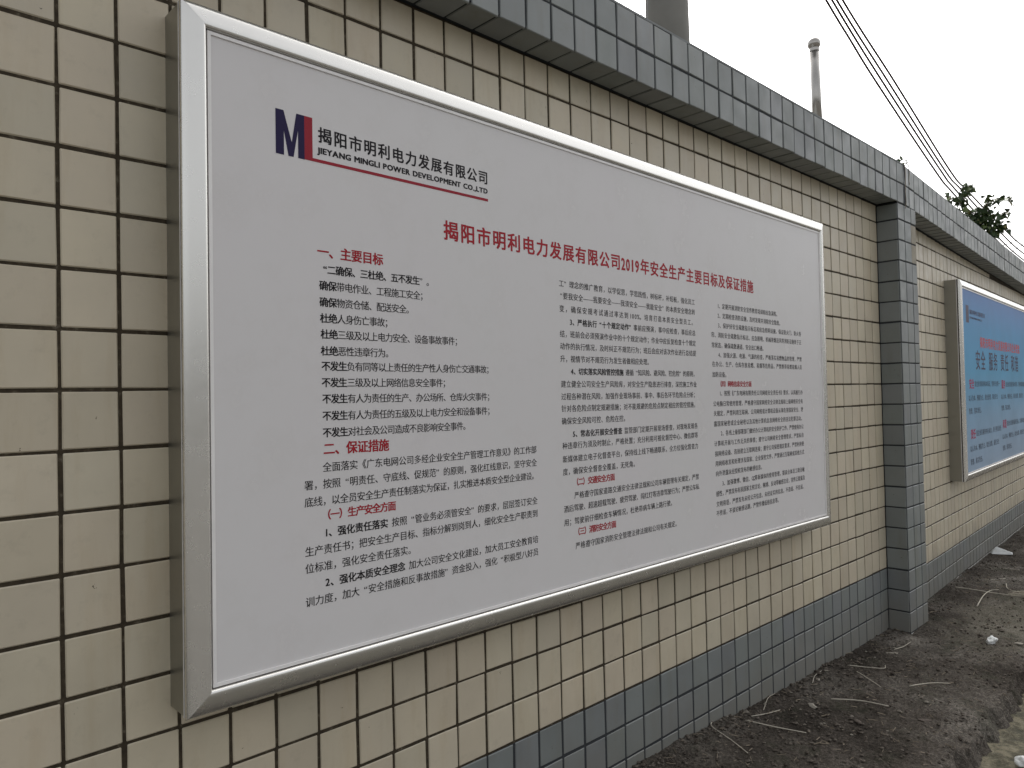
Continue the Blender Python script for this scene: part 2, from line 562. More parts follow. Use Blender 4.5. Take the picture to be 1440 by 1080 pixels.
tag(from_data('grey_tiling', jg.v, jg.f, M['grey_i'], wall1), kind='stuff')

# coping of the near wall: fascia two tiles high, soffit one tile deep
OH = 0.11
RB = 14.82
coping = from_bm('coping', (lambda b_: (add_box(b_, -2.6, 4.04, -OH + 0.0026, 0.30, zr(14.90) + 0.0010, zr(16.80)), b_)[1])(bmesh.new()), M['mortar_dark'], wall1)
capg = bmesh.new()
add_box(capg, -2.6, 4.04, -OH + 0.001, 0.302, zr(16.80), zr(16.87))
from_bm('coping_top', capg, plain('cement_coping_top', (0.22, 0.23, 0.23), 0.9, 0.2, 0.15, 9), wall1)
MF = meshes('coping_tile', M['grey'])
MS = meshes('soffit_tile', M['grey'], TW - GAP, OH - 0.006)
jf = Joined()
gs = tile_geom(TW - GAP, OH - 0.006)
for c in range(-26, 40):
    vis = px_area([(c * TW, -OH, zr(14.8)), ((c + 1) * TW, -OH, zr(14.8)), ((c + 1) * TW, -OH, zr(16.8)), (c * TW, -OH, zr(16.8))]) > 5
    for k in (0, 1):
        mtx = Matrix.Translation(((c + 0.5) * TW, -OH + 0.007, zr(RB + k + 0.5) + row_drift(c * TW, k + 40))) @ wob(1.3)
        if vis:
            put_tile('coping_tile', rnd.choice(MF), mtx, coping)
        else:
            jf.add(rnd.choice(GE), mtx)
    if c < 39:
        mtx = Matrix.Translation(((c + 0.5) * TW, -OH / 2 - 0.001, zr(14.90) + 0.005)) @ Matrix.Rotation(R(90), 4, 'X') @ wob(1.0)
        if vis:
            put_tile('soffit_tile', rnd.choice(MS), mtx, coping)
        else:
            jf.add(gs, mtx)
tag(from_data('coping_tiling', jf.v, jf.f, M['grey_i'], coping), kind='stuff')

# ------------------------------------------------------------------ pillar
pillar = tag(empty('tiled_pillar', (4.04, -0.05, 0)), 'blue-grey tiled pillar standing proud of the wall where it bends', 'pillar')
bm = bmesh.new()
add_box(bm, 3.9026 - 4.04, 4.1774 - 4.04, -OH + 0.0026 + 0.05, 0.30, 0.0, zr(14.82))
from_bm('masonry', bm, M['mortar_dark'], pillar)
MP = meshes('pillar_tile', M['grey'])
MPS = meshes('side_tile', M['grey'], OH - 0.006, TH - GAP)
pale = meshes('pale_tile', plain('bare_mortar_patch', (0.36, 0.33, 0.27), 0.9, 0.2, 0.12, 20), k=1)[0]
for r in range(-9, 15):
    hf = 1.0 if r < 14 else 0.8
    sz = (TH * hf - GAP) / (TH - GAP)
    zc = zr(r) + TH * hf / 2
    for k in range(3):
        wsc = 1.0 if k < 2 else 0.80
        x0 = 3.90 + k * TW
        xc = x0 + TW * wsc / 2
        bare = k == 2 and r in (12, 13)
        mtx = Matrix.Translation((xc - 4.04, -OH + 0.007 + 0.05 + (0.002 if bare else 0), zc)) @ wob() @ Matrix.Diagonal(((TW * wsc - GAP) / (TW - GAP), 1, sz, 1))
        o = put_tile('pillar_tile', pale if bare else rnd.choice(MP), mtx, pillar)
        if bare:
            o['label'] = 'pale bare mortar where a tile is missing'
    mtx = Matrix.Translation((3.90 + 0.007 - 4.04, -OH / 2 + 0.002 + 0.05, zc)) @ Matrix.Rotation(R(-90), 4, 'Z') @ wob() @ Matrix.Diagonal((1, 1, sz, 1))
    put_tile('side_tile', rnd.choice(MPS), mtx, pillar)
    mtx = Matrix.Translation((4.18 - 0.007 - 4.04, -OH / 2 + 0.002 + 0.05, zc)) @ Matrix.Rotation(R(90), 4, 'Z') @ wob() @ Matrix.Diagonal((1, 1, sz, 1))
    put_tile('side_tile', rnd.choice(MPS), mtx, pillar)

# ------------------------------------------------------------------ far wall
wall2 = tag(empty('tiled_wall', (4.2, 0.0127, -0.006), 0.0561), 'cream tiled boundary wall beyond the pillar, farther stretch carrying the blue notice board', 'wall')
bm = bmesh.new()
add_box(bm, -0.02, X_END, 0.0026, 0.215, 0.0, zr(14.5))
from_bm('masonry', bm, M['mortar'], wall2)
NC = int(X_END / TW)
cl2, gl2 = [], []
j2c, j2g = Joined(), Joined()
cnt = 0
for c in range(NC):
    top = 14.85 - 0.0215 * c * 1.0
    for r in range(-10, 15):
        x = (c + 0.5) * TW
        if r > top - 0.3:
            continue
        mtx = Matrix.Translation((x, 0.007, zr(r + 0.5) + row_drift(x, r + 5))) @ wob()
        lowc = r < -4
        if r == int(top) and top - r < 1 and r >= 13:
            hh = top - r
            if hh < 0.2:
                continue
            mtx = Matrix.Translation((x, 0.007, zr(r) + TH * hh / 2)) @ wob() @ Matrix.Diagonal((1, 1, max(0.1, (TH * hh - GAP) / (TH - GAP)), 1))
        if 1 <= c < 15 and r >= -7 and not (c >= 11 and 0 < r < 12) and cnt < 290:
            cnt += not lowc
            put_tile('grey_tile' if lowc else 'cream_tile', rnd.choice(MG if lowc else MC), mtx, wall2)
        else:
            (j2g if lowc else j2c).add(rnd.choice(GE), mtx)
tag(from_data('cream_tiling', j2c.v, j2c.f, M['cream_i'], wall2), kind='stuff')
tag(from_data('grey_tiling', j2g.v, j2g.f, M['grey_i'], wall2), kind='stuff')
# its coping sags gently away
SL = -0.0215 * TH / TW
def shear(x): return SL * x
bm = bmesh.new()
vv = []
for x in (-0.20, X_END):
    for y, z in ((-OH + 0.0026, zr(14.93) + 0.0010), (0.30, zr(14.93) + 0.0010), (0.30, zr(16.86)), (-OH + 0.0026, zr(16.86))):
        vv.append(bm.verts.new((x, y, z + shear(x))))
for q in ((0, 1, 5, 4), (1, 2, 6, 5), (2, 3, 7, 6), (3, 0, 4, 7), (0, 3, 2, 1), (4, 5, 6, 7)):
    bm.faces.new([vv[i] for i in q])
coping2 = from_bm('coping', bm, M['mortar_dark'], wall2)
jf2 = Joined()
nind = 0
for c in range(-2, NC):
    for k in (0, 1):
        x = (c + 0.5) * TW
        mtx = Matrix.Translation((x, -OH + 0.007, zr(RB + 0.04 + k + 0.5) + shear(x) + row_drift(x, k + 9))) @ wob(1.3)
        if c < 14:
            put_tile('coping_tile', rnd.choice(MF), mtx, coping2)
        else:
            jf2.add(rnd.choice(GE), mtx)
    if c >= 0:
        mtx = Matrix.Translation((x, -OH / 2 - 0.001, zr(14.93) + shear(x) + 0.005)) @ Matrix.Rotation(R(90), 4, 'X') @ wob(1.0)
        jf2.add(gs, mtx)
tag(from_data('coping_tiling', jf2.v, jf2.f, M['grey_i'], coping2), kind='stuff')

# ------------------------------------------------------------------ ground: planting bed, kerb, path
def soil_z(x, y):
    base = 0.345
    if x < 3.4:
        base += 0.085 * max(0.0, (3.3 - x) / 2.0) * math.exp(-max(0.0, -y) / 0.35)
    if x > 4.2:
        base -= 0.03 * min(1, (x - 4.2) / 2.5)
    n1 = noise.noise(Vector((x * 1.7, y * 1.7, 0.3))) * 0.018
    n2 = noise.noise(Vector((x * 6, y * 6, 1.7))) * 0.010
    n3 = noise.noise(Vector((x * 19, y * 19, 4.1))) * 0.0095
    n4 = noise.noise(Vector((x * 48, y * 48, 9.1))) * 0.0055
    z = base + n1 + n2 + n3 + n4
    e = y + 0.682 + 0.05 * noise.noise(Vector((x * 3.1, 0, 5.5))) + 0.035 * noise.noise(Vector((x * 12, 0, 8.5))) + 0.018 * noise.noise(Vector((x * 31, y * 10, 1.5)))
    if e < 0:                                     # crumbling outer edge
        t = min(1.0, -e / 0.075)
        z -= 0.125 * t ** 0.75 - 0.014 * noise.noise(Vector((x * 30, y * 12, 3)))
    elif e < 0.12:
        z -= 0.012 * (1 - e / 0.12)
    return z
def bed(name, xs, ys):
    v = [(x, y, soil_z(x, y)) for x in xs for y in ys]
    ny = len(ys)
    f_ = [(i * ny + j, (i + 1) * ny + j, (i + 1) * ny + j + 1, i * ny + j + 1) for i in range(len(xs) - 1) for j in range(ny - 1)]
    return v, f_
def steps(a, b_, st):
    k = max(1, int(round((b_ - a) / st)))
    return [a + (b_ - a) * i / k for i in range(k)]
xs = steps(-2.6, 1.4, 0.08) + steps(1.4, 4.4, 0.011) + steps(4.4, 7.0, 0.02) + steps(7.0, 13.4, 0.06) + [13.4]
ys = steps(-0.82, -0.64, 0.006) + steps(-0.64, 0.03, 0.0125) + steps(0.03, 0.62, 0.06) + [0.62]
v, f_ = bed('soil', xs, ys)
tag(from_data('planting_bed_soil', v, f_, M['soil'], smooth=True), 'dark dry soil of the raised bed along the wall foot', kind='structure')
def kz(x, y):
    return 0.272 + 0.02 * noise.noise(Vector((x * 4, y * 4, 2))) + 0.008 * noise.noise(Vector((x * 22, y * 22, 6)))
kx = steps(-2.6, 1.8, 0.1) + steps(1.8, 4.5, 0.015) + steps(4.5, 13.4, 0.1) + [13.4]
kv, kf = [], []
prof = [(-0.66, None), (-0.72, None), (-0.76, None), (-0.80, None), (-0.84, None), (-0.88, None), (-0.92, None), (-0.955, 0.012), (-0.97, 0.05), (-0.975, 0.13), (-0.98, 0.26)]
for x in kx:
    for y, dz in prof:
        yy = y + 0.012 * noise.noise(Vector((x * 7, y * 9, 3)))
        kv.append((x, yy, max(-0.01, kz(x, y) - (dz or 0) * 1.03)))
npf = len(prof)
for i in range(len(kx) - 1):
    for j in range(npf - 1):
        kf.append((i * npf + j, i * npf + j + 1, (i + 1) * npf + j + 1, (i + 1) * npf + j))
tag(from_data('concrete_kerb', kv, kf, M['kerb'], smooth=True), 'rough ochre concrete edging holding the soil bed', kind='structure')
tag(from_data('path', [(-250, -250, 0), (250, -250, 0), (250, 250, 0), (-250, 250, 0)], [(0, 1, 2, 3)], M['path']), 'worn concrete path below the bed', kind='structure')

# clods, grit and fine litter, nobody could count them
ico_v = [(0, 0, 1), (0.9, 0, 0.35), (0.2, 0.9, 0.3), (-0.8, 0.5, 0.35), (-0.7, -0.6, 0.3), (0.3, -0.9, 0.35), (0, 0, -0.8)]
ico_f = [(0, 1, 2), (0, 2, 3), (0, 3, 4), (0, 4, 5), (0, 5, 1), (6, 2, 1), (6, 3, 2), (6, 4, 3), (6, 5, 4), (6, 1, 5)]
cv, cf = [], []
for k in range(15000):
    x = 1.3 + 6.5 * rnd.random() ** 1.5
    y = (-0.70 * rnd.random() if rnd.random() < 0.7 else -abs(rnd.gauss(0, 0.07))) + (0.0 if x < 4.2 else (x - 4.2) * 0.05)
    if noise.noise(Vector((x * 3, y * 3, 7))) < rnd.uniform(-0.5, 0.35) and rnd.random() < 0.8:
        continue
    s = 0.0018 + 0.0085 * rnd.random() ** 4 + (0.010 * rnd.random() if rnd.random() < 0.02 else 0)
    z = soil_z(x, y)
    st = len(cv)
    a = rnd.random() * 6.28
    ca, sa = math.cos(a), math.sin(a)
    fl = 0.45 + 0.5 * rnd.random()
    for p in ico_v:
        q = [p[0] * rnd.uniform(0.7, 1.25), p[1] * rnd.uniform(0.6, 1.2), p[2] * fl]
        cv.append((x + s * (q[0] * ca - q[1] * sa), y + s * (q[0] * sa + q[1] * ca), z + s * (q[2] + 0.2)))
    cf += [tuple(i + st for i in t) for t in ico_f]
tag(from_data('soil_clods', cv, cf, M['clods']), 'small clods and grit scattered over the soil bed', kind='stuff')
lv, lf = [], []
for k in range(900):
    x = 1.5 + 6.0 * rnd.random() ** 1.4
    y = -0.68 * rnd.random() + (0.0 if x < 4.2 else (x - 4.2) * 0.05)
    L_ = 0.008 + 0.03 * rnd.random() ** 2
    a = rnd.random() * 6.28
    wd = 0.0007 + 0.001 * rnd.random()
    dx, dy = math.cos(a) * L_ / 2, math.sin(a) * L_ / 2
    nx, ny_ = -math.sin(a) * wd, math.cos(a) * wd
    z1, z2 = soil_z(x - dx, y - dy) + 0.003, soil_z(x + dx, y + dy) + 0.003 + 0.004 * rnd.random()
    st = len(lv)
    lv += [(x - dx - nx, y - dy - ny_, z1), (x - dx + nx, y - dy + ny_, z1), (x + dx + nx, y + dy + ny_, z2), (x + dx - nx, y + dy - ny_, z2), (x - dx, y - dy, z1 + wd * 1.5), (x + dx, y + dy, z2 + wd * 1.5)]
    lf += [(st, st + 3, st + 5, st + 4), (st + 1, st + 4, st + 5, st + 2)]
tag(from_data('fine_litter', lv, lf, M['straw_dark']), 'fine dry fibres and bits of straw on the soil', kind='stuff')

# ------------------------------------------------------------------ lettering
GC = {}
def glyph(ch):
    k = ch
    if k in GC:
        return GC[k]
    cu = bpy.data.curves.new('glyph', 'FONT')
    cu.body = ch
    cu.resolution_u = 2
    ob = bpy.data.objects.new('glyph', cu)
    COL.objects.link(ob)
    bpy.context.view_layer.update()
    me = bpy.data.meshes.new_from_object(ob.evaluated_get(bpy.context.evaluated_depsgraph_get()))
    vs_ = [(p.co.x, p.co.y) for p in me.vertices]
    fs = [tuple(p.vertices) for p in me.polygons]
    adv = 1.0
    if ord(ch) < 0x250:
        adv = (max(p[0] for p in vs_) + 0.06) if vs_ else 0.3
    bpy.data.objects.remove(ob)
    bpy.data.curves.remove(cu)
    bpy.data.meshes.remove(me)
    GC[k] = (vs_, fs, adv)
    return GC[k]

def cells(ch):
    if ch == ' ':
        return 0.45
    if ch in '“”':
        return 1.0
    if ord(ch) < 0x250:
        return 0.55
    return 1.0

class Lettering:
    def __init__(self):
        self.v, self.f = [], []
    def line(self, text, u0, vc, pitch, em, weight=0.009, bold=(), boldw=0.024, hs_=None, proportional=False, gap=0.0):
        """text from u0, centred on height vc; `bold` = index range set heavy"""
        u = u0
        for i, ch in enumerate(text):
            w_ = boldw if (bold and bold[0] <= i < bold[1]) else weight
            if ch in ' \u3000':
                u += cells(ch) * pitch if ch == ' ' and not proportional else pitch * (1.0 if ch == '\u3000' else 0.3)
                continue
            vs_, fs, adv = glyph(ch)
            xo = 0.0
            if ch == '“':
                xo = 0.5
            hsz = hs_ or em
            if ch in '“”':
                cell = pitch
            elif proportional:
                cell = (adv + gap) * hsz
            else:
                cell = cells(ch) * pitch
                if cells(ch) < 1:
                    xo = max(0.0, (0.55 * pitch / hsz - adv) / 2) if hsz else 0
            # heavier strokes: the same glyph printed again a hair to each side
            passes = [(-w_, 0), (w_, 0)] if w_ < 0.012 else [(-w_, -w_ * .6), (w_, -w_ * .6), (-w_, w_ * .6), (w_, w_ * .6)]
            for k, (ox, oy) in enumerate(passes):
                st = len(self.v)
                for x, y in vs_:
                    self.v.append((u + (x + xo + ox) * hsz, vc + (y - 0.38 + oy) * em, -0.00005 * k))
                self.f += [tuple(q + st for q in t) for t in fs]
            u += cell
        return u
    def poly(self, pts):
        st = len(self.v)
        self.v += [(a, b_, 0.0) for a, b_ in pts]
        self.f.append(tuple(range(st, st + len(pts))))
    def build(self, name, material, parent, y):
        o = from_data(name, [(a, y + d_, b_) for a, b_, d_ in self.v], self.f, material, parent)
        return o

# ------------------------------------------------------------------ notice board builder
def frame_rails(parent, Wd, Hd, prof, material, name='frame_rail'):
    """four mitred rails round a Wd x Hd rectangle; prof = (distance inwards, y)"""
    def rail(a, b_, din, nm):
        # a->b outer corner points, din: inward unit vector; mitre by shortening along the rail
        a, b_ = Vector(a), Vector(b_)
        d = (b_ - a).normalized()
        v, f_ = [], []
        for s, y in prof:
            g_ = 0.00025
            p0 = a + d * (s + g_) + din * s
            p1 = b_ - d * (s + g_) + din * s
            v.append((p0.x, y, p0.z))
            v.append((p1.x, y, p1.z))
        for i in range(len(prof) - 1):
            f_.append((2 * i, 2 * i + 1, 2 * i + 3, 2 * i + 2))
        st = len(v)
        f_.append(tuple(range(0, st, 2)))
        f_.append(tuple(range(st - 1, 0, -2)))
        o = from_data(nm, v, f_, material, parent)
        for i, p in enumerate(o.data.polygons):
            p.use_smooth = i < len(prof) - 1
        bmx = bmesh.new()
        bmx.from_mesh(o.data)
        bmesh.ops.recalc_face_normals(bmx, faces=bmx.faces)
        for e in bmx.edges:
            if len(e.link_faces) == 2 and e.calc_face_angle(0) > R(38):
                e.smooth = False
        bmx.to_mesh(o.data)
        bmx.free()
        return o
    rail((0, 0, 0), (0, 0, Hd), Vector((1, 0, 0)), name)
    rail((0, 0, Hd), (Wd, 0, Hd), Vector((0, 0, -1)), name)
    rail((Wd, 0, Hd), (Wd, 0, 0), Vector((-1, 0, 0)), name)
    rail((Wd, 0, 0), (0, 0, 0), Vector((0, 0, 1)), name)

FRAME_PROF = [(0.004, -0.066), (0.0, -0.070), (0.0, -0.0725), (0.0010, -0.0750), (0.0035, -0.0772), (0.0070, -0.0796), (0.0095, -0.0810), (0.0125, -0.0820), (0.022, -0.0843),
              (0.032, -0.0865), (0.0375, -0.0876), (0.0405, -0.0878), (0.0430, -0.0868), (0.0450, -0.0850), (0.0465, -0.0822), (0.0472, -0.0790), (0.0474, -0.0725)]

def board_body(root, Wd, Hd, depth=0.066, back=0.0134):
    i_ = 0.003
    t = 0.004
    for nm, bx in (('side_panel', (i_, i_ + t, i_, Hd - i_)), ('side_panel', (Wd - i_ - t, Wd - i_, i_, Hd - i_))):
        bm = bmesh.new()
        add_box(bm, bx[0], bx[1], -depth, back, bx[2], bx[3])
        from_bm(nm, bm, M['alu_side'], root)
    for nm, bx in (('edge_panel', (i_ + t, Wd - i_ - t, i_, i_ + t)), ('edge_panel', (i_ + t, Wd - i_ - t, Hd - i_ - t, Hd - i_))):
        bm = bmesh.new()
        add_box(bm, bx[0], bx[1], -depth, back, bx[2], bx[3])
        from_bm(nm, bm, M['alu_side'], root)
    # thin bead and groove round the side behind the frame, groove shade painted on
    bm = bmesh.new()
    for x0, x1, z0, z1 in ((0.0015, 0.0075, 0.0015, Hd - 0.0015), (Wd - 0.0075, Wd - 0.0015, 0.0015, Hd - 0.0015), (0.0075, Wd - 0.0075, 0.0015, 0.0075), (0.0075, Wd - 0.0075, Hd - 0.0075, Hd - 0.0015)):
        add_box(bm, x0, x1, -0.0625, -0.0590, z0, z1)
    from_bm('bead', bm, M['gasket'], root)
    bm = bmesh.new()
    for x0, x1, z0, z1 in ((0.0022, 0.006, 0.0022, Hd - 0.0022), (Wd - 0.006, Wd - 0.0022, 0.0022, Hd - 0.0022), (0.006, Wd - 0.006, 0.0022, 0.006), (0.006, Wd - 0.006, Hd - 0.006, Hd - 0.0022)):
        add_box(bm, x0, x1, -0.0665, -0.0626, z0, z1)
    from_bm('groove', bm, M['dark_gap'], root)
    frame_rails(root, Wd, Hd, FRAME_PROF, M['alu'])
    bm = bmesh.new()
    add_box(bm, 0.0470, Wd - 0.0470, -0.0718, -0.060, 0.0470, Hd - 0.0470)
    from_bm('backing', bm, M['dark_gap'], root)  # dark sheet paints the shade in the gap inside the frame
    # white plastic lip inside the frame
    bm = bmesh.new()
    a, b_ = 0.0494, 0.0562
    for x0, x1, z0, z1 in ((a, b_, a, Hd - a), (Wd - b_, Wd - a, a, Hd - a), (b_, Wd - b_, a, b_), (b_, Wd - b_, Hd - b_, Hd - a)):
        add_box(bm, x0, x1, -0.0812, -0.074, z0, z1)
    from_bm('inner_lip', bm, M['gasket'], root)

IW, IH, INS = 2.733, 1.260, 0.0562
BW, BH = IW + 2 * INS, IH + 2 * INS
PY = -0.0785
board = tag(empty('notice_board', (0.184, 0.0, zr(0.355))), 'large white safety notice board with silver frame and black and red text, on near wall', 'notice board')
board.rotation_euler = (0, R(0.28), 0)
KB = 0.99125                                    # the case stands 10 cm off the wall
board.location = CAMP + KB * (Vector((0.184, 0.0, zr(0.355))) - CAMP)
board.scale = (KB, KB, KB)
board_body(board, BW, BH)
bm = bmesh.new()
add_box(bm, INS, BW - INS, PY, -0.072, INS, BH - INS)
panel = from_bm('panel', bm, M['white_panel'], board)

ink = Lettering()
TY = PY - 0.0004
def heading(*a, **k):
    q = Lettering()
    q.line(*a, **k)
    q.build('section_heading', M['ink_red'], panel, TY)
head = Lettering()
def U(u): return u + INS
def V(v_): return v_ + INS
EM = 0.0222
# left column
P1 = 0.02075
left = [
    (0.229, 0.8255, '“二确保、三杜绝、五不发生”。', (0, 13)),
    (0.230, 0.7900, '确保带电作业、工程施工安全；', (0, 2)),
    (0.230, 0.7540, '确保物资仓储、配送安全。', (0, 2)),
    (0.231, 0.7190, '杜绝人身伤亡事故；', (0, 2)),
    (0.232, 0.6843, '杜绝三级及以上电力安全、设备事故事件；', (0, 2)),
    (0.232, 0.6480, '杜绝恶性违章行为。', (0, 2)),
    (0.233, 0.6150, '不发生负有同等以上责任的生产性人身伤亡交通事故；', (0, 3)),
    (0.233, 0.5795, '不发生三级及以上网络信息安全事件；', (0, 3)),
    (0.234, 0.5440, '不发生有人为责任的生产、办公场所、仓库火灾事件；', (0, 3)),
    (0.234, 0.5072, '不发生有人为责任的五级及以上电力安全和设备事件；', (0, 3)),
    (0.234, 0.4710, '不发生对社会及公司造成不良影响安全事件。', (0, 3))]
for u, v_, t, bd in left:
    ink.line(t, U(u), V(v_), P1, EM, bold=bd)
heading('一、主要目标', U(0.226), V(0.864), 0.0282, 0.0290, weight=0.028)
heading('二、保证措施', U(0.235), V(0.436), 0.0282, 0.0290, weight=0.028)
heading('（一）生产安全方面', U(0.229), V(0.294), 0.0212, 0.0232, weight=0.028)
P2 = 0.02205
left2 = [
    (0.233, 0.3965, '全面落实《广东电网公司多经企业安全生产管理工作意见》的工作部', None),
    (0.189, 0.3608, '署，按照“明责任、守底线、促规范”的原则，强化红线意识，坚守安全', None),
    (0.189, 0.3250, '底线，以全员安全生产责任制落实为保证，扎实推进本质安全型企业建设。', None),
    (0.233, 0.2563, '1、强化责任落实 按照“管业务必须管安全”的要求，层层签订安全', (0, 8)),
    (0.189, 0.2211, '生产责任书；把安全生产目标、指标分解到岗到人，细化安全生产职责到', None),
    (0.189, 0.1855, '位标准，强化安全责任落实。', None),
    (0.236, 0.1500, '2、强化本质安全理念 加大公司安全文化建设，加大员工安全教育培', (0, 10)),
    (0.189, 0.1155, '训力度，加大“安全措施和反事故措施”资金投入，强化“积极型八好员', None)]
for u, v_, t, bd in left2:
    w_ = sum(cells(q) for q in t)
    ind = 0.892 - u
    pt = ind / w_ if w_ > 25 else P2
    ink.line(t, U(u), V(v_), pt, EM, bold=bd or ())
ink.build('text_column', M['ink_black'], panel, TY)
ink = Lettering()
# middle column
mid = [
    (0.996, 0.8683, '工”理念的推广教育，以学促思，学思践悟，树标杆，补短板，强化员工', None),
    (0.990, 0.8328, '“要我安全——我要安全——我须安全——我能安全”的本质安全理念转', None),
    (0.996, 0.7955, '变，确保安规考试通过率达到100%，培育打造本质安全型员工。', None),
    (1.039, 0.7588, '3、严格执行“十个规定动作”事前应预演，事中应检查，事后应总', (0, 14)),
    (0.996, 0.7225, '结，班前会必须预演作业中的十个规定动作；作业中应反复检查十个规定', None),
    (0.996, 0.6871, '动作的执行情况，及时纠正不规范行为；班后会应对该次作业进行总结提', None),
    (0.996, 0.6506, '升，视情节对不规范行为发生者做相应处理。', None),
    (1.041, 0.6145, '4、切实落实风险管控措施 遵循“知风险、避风险、控危险”的原则，', (0, 12)),
    (0.997, 0.5775, '建立健全公司安全生产风险库，对安全生产隐患进行排查，深挖施工作业', None),
    (0.997, 0.5414, '过程各种潜在风险，加强作业现场事前、事中、事后各环节危险点分析；', None),
    (0.997, 0.5067, '针对各危险点制定规避措施；对不能规避的危险点制定相应的管控措施，', None),
    (0.997, 0.4706, '确保安全风险可控、危险在控。', None),
    (1.043, 0.4322, '5、常态化开展安全督查 监管部门定期开展现场督查，对现场发现各', (0, 11)),
    (0.998, 0.3994, '种违章行为须及时制止，严格处置；充分利用可视化督控中心、微信群等', None),
    (0.998, 0.3612, '新媒体建立电子化督查平台，保持线上线下畅通联系，全方位强化督查力', None),
    (0.998, 0.3247, '度，确保安全督查全覆盖，无死角。', None),
    (1.045, 0.2535, '严格遵守国家道路交通安全法律法规和公司车辆管理有关规定，严禁', None),
    (0.999, 0.2182, '酒后驾驶、超速超载驾驶、疲劳驾驶、闯红灯等违章驾驶行为；严禁公车私', None),
    (0.999, 0.1798, '用；驾驶前仔细检查车辆情况，杜绝带病车辆上路行驶。', None),
    (1.046, 0.1070, '严格遵守国家消防安全管理法律法规和公司有关规定。', None)]
for u, v_, t, bd in mid:
    w_ = sum(cells(q) for q in t)
    pt = (1.707 - u) / w_ if w_ > 28 else 0.0221
    ink.line(t, U(u), V(v_), pt, EM * 0.98, bold=bd or ())
heading('（二）交通安全方面', U(1.042), V(0.292), 0.0212, 0.0232, weight=0.028)
heading('（三）消防安全方面', U(1.044), V(0.1473), 0.0212, 0.0232, weight=0.028)
ink.build('text_column', M['ink_black'], panel, TY)
ink = Lettering()
# right column
rgt = [
    (1.855, 0.8676, '1、定期开展消防安全宣传教育培训和应急演练。'),
    (1.856, 0.8318, '2、定期检查消防设施，及时发现并消除安全隐患。'),
    (1.857, 0.7957, '3、保护好安全疏散指示标志和应急照明设施，保证防火门、防火卷'),
    (1.810, 0.7594, '帘、消防安全疏散指示标志、应急照明、机械排烟送风等消防设施处于正'),
    (1.810, 0.7219, '常状态，确保疏散通道、安全出口畅通。'),
    (1.855, 0.6868, '4、加强火源、电源、气源的检查，严格落实易燃物品的管理，严禁'),
    (1.811, 0.6526, '在办公、生产、仓库存放易燃、易爆等危险品，严禁携带易燃易爆人员'),
    (1.811, 0.6143, '加防设备。'),
    (1.855, 0.5451, '1、按照《广东电网有限责任公司网络安全责任书》要求，认真履行办'),
    (1.812, 0.5070, '公电脑日常使用管理，严格遵守国家网络安全法律法规和上级网络安全有'),
    (1.813, 0.4719, '关规定，严禁利用互联网、公司网络或计算机设备从事危害国家安全、泄'),
    (1.814, 0.4341, '露国家秘密或企业秘密以及其他计算机信息网络安全的违法犯罪活动。'),
    (1.859, 0.3985, '2、各线上级部署部门做好办公计算机的安全防护工作，严禁使用办公'),
    (1.813, 0.3621, '计算机开展与工作无关的事情；遵守公司网络安全管理要求，严禁私自'),
    (1.816, 0.3252, '接网络设备、连接建立互联网连接；遵守公司保密规定要求，严禁利用使'),
    (1.817, 0.2895, '用网络收发和处理涉及国家、企业保密文件，严禁通过互联网或其他方式'),
    (1.818, 0.2530, '向外泄露未经授权发布的敏感信息。'),
    (1.860, 0.2152, '3、加强微博、微信、QQ等新媒体的使用管理，提高全体员工政治敏'),
    (1.817, 0.1800, '感性，严禁发布有损国家主权言论，赌博、反动等敏感言论，宣传正能量及'),
    (1.817, 0.1427, '文明用语，严禁发布未经公开信息，未经证实的信息，不造谣、不信谣、'),
    (1.816, 0.1093, '不传谣，不谈论敏感话题，严禁传播低俗信息等。')]
for u, v_, t in rgt:
    w_ = sum(cells(q) for q in t)
    pt = (2.535 - u) / w_ if w_ > 28 else 0.0223
    ink.line(t, U(u), V(v_), pt, EM * 0.98)
heading('（四）网络信息安全方面', U(1.850), V(0.580), 0.0222, 0.0232, weight=0.028)
# headline
head.line('揭阳市明利电力发展有限公司', U(0.575), V(0.9610), 0.0551, 0.0520, weight=0.026, hs_=0.0500)
dg = U(0.575 + 13 * 0.0551 - 0.002)
for ch in '2019':
    st_ = len(head.v)
    head.line(ch, 0, V(0.9595), 0.05, 0.0535, weight=0.03, hs_=0.05, proportional=True)
    xa, xb = min(p[0] for p in head.v[st_:]), max(p[0] for p in head.v[st_:])
    kk = min(0.0205 / (xb - xa), 1.0)
    for i in range(st_, len(head.v)):
        p = head.v[i]
        head.v[i] = (dg + (p[0] - xa) * kk + (0.0205 - (xb - xa) * kk) / 2, p[1], p[2])
    dg += 0.0242
head.line('年安全生产主要目标及保证措施', U(1.3895), V(0.9610), 0.0531, 0.0520, weight=0.026, hs_=0.0490)
ink.build('text_column', M['ink_black'], panel, TY)
head.build('headline', M['ink_red'], panel, TY)
# emblem: navy M beside a red L
lg = Lettering()
x0, x1, zb, zt = U(0.134), U(0.1985), V(1.0565), V(1.151)
wM = x1 - x0
hM = zt - zb
s1 = 0.285
lg.poly([(x0, zb), (x0 + wM * s1, zb), (x0 + wM * s1, zb + hM * 0.55), (x0 + wM * s1 * 0.98, zt), (x0, zt)])
lg.poly([(x0 + wM * s1 * 0.98, zt), (x0 + wM * s1, zb + hM * 0.55), (x0 + wM * 0.44, zb), (x0 + wM * 0.62, zb), (x0 + wM * 0.56, zb + hM * 0.32)])
lg.poly([(x0 + wM * 0.56, zb + hM * 0.32), (x0 + wM * 0.62, zb), (x0 + wM * 0.785, zb + hM * 0.62), (x0 + wM * 0.73, zt)])
lg.poly([(x0 + wM * 0.785, zb + hM * 0.62), (x0 + wM * 0.785, zb), (x1 + 0.001, zb), (x1 + 0.001, zt), (x0 + wM * 0.73, zt)])
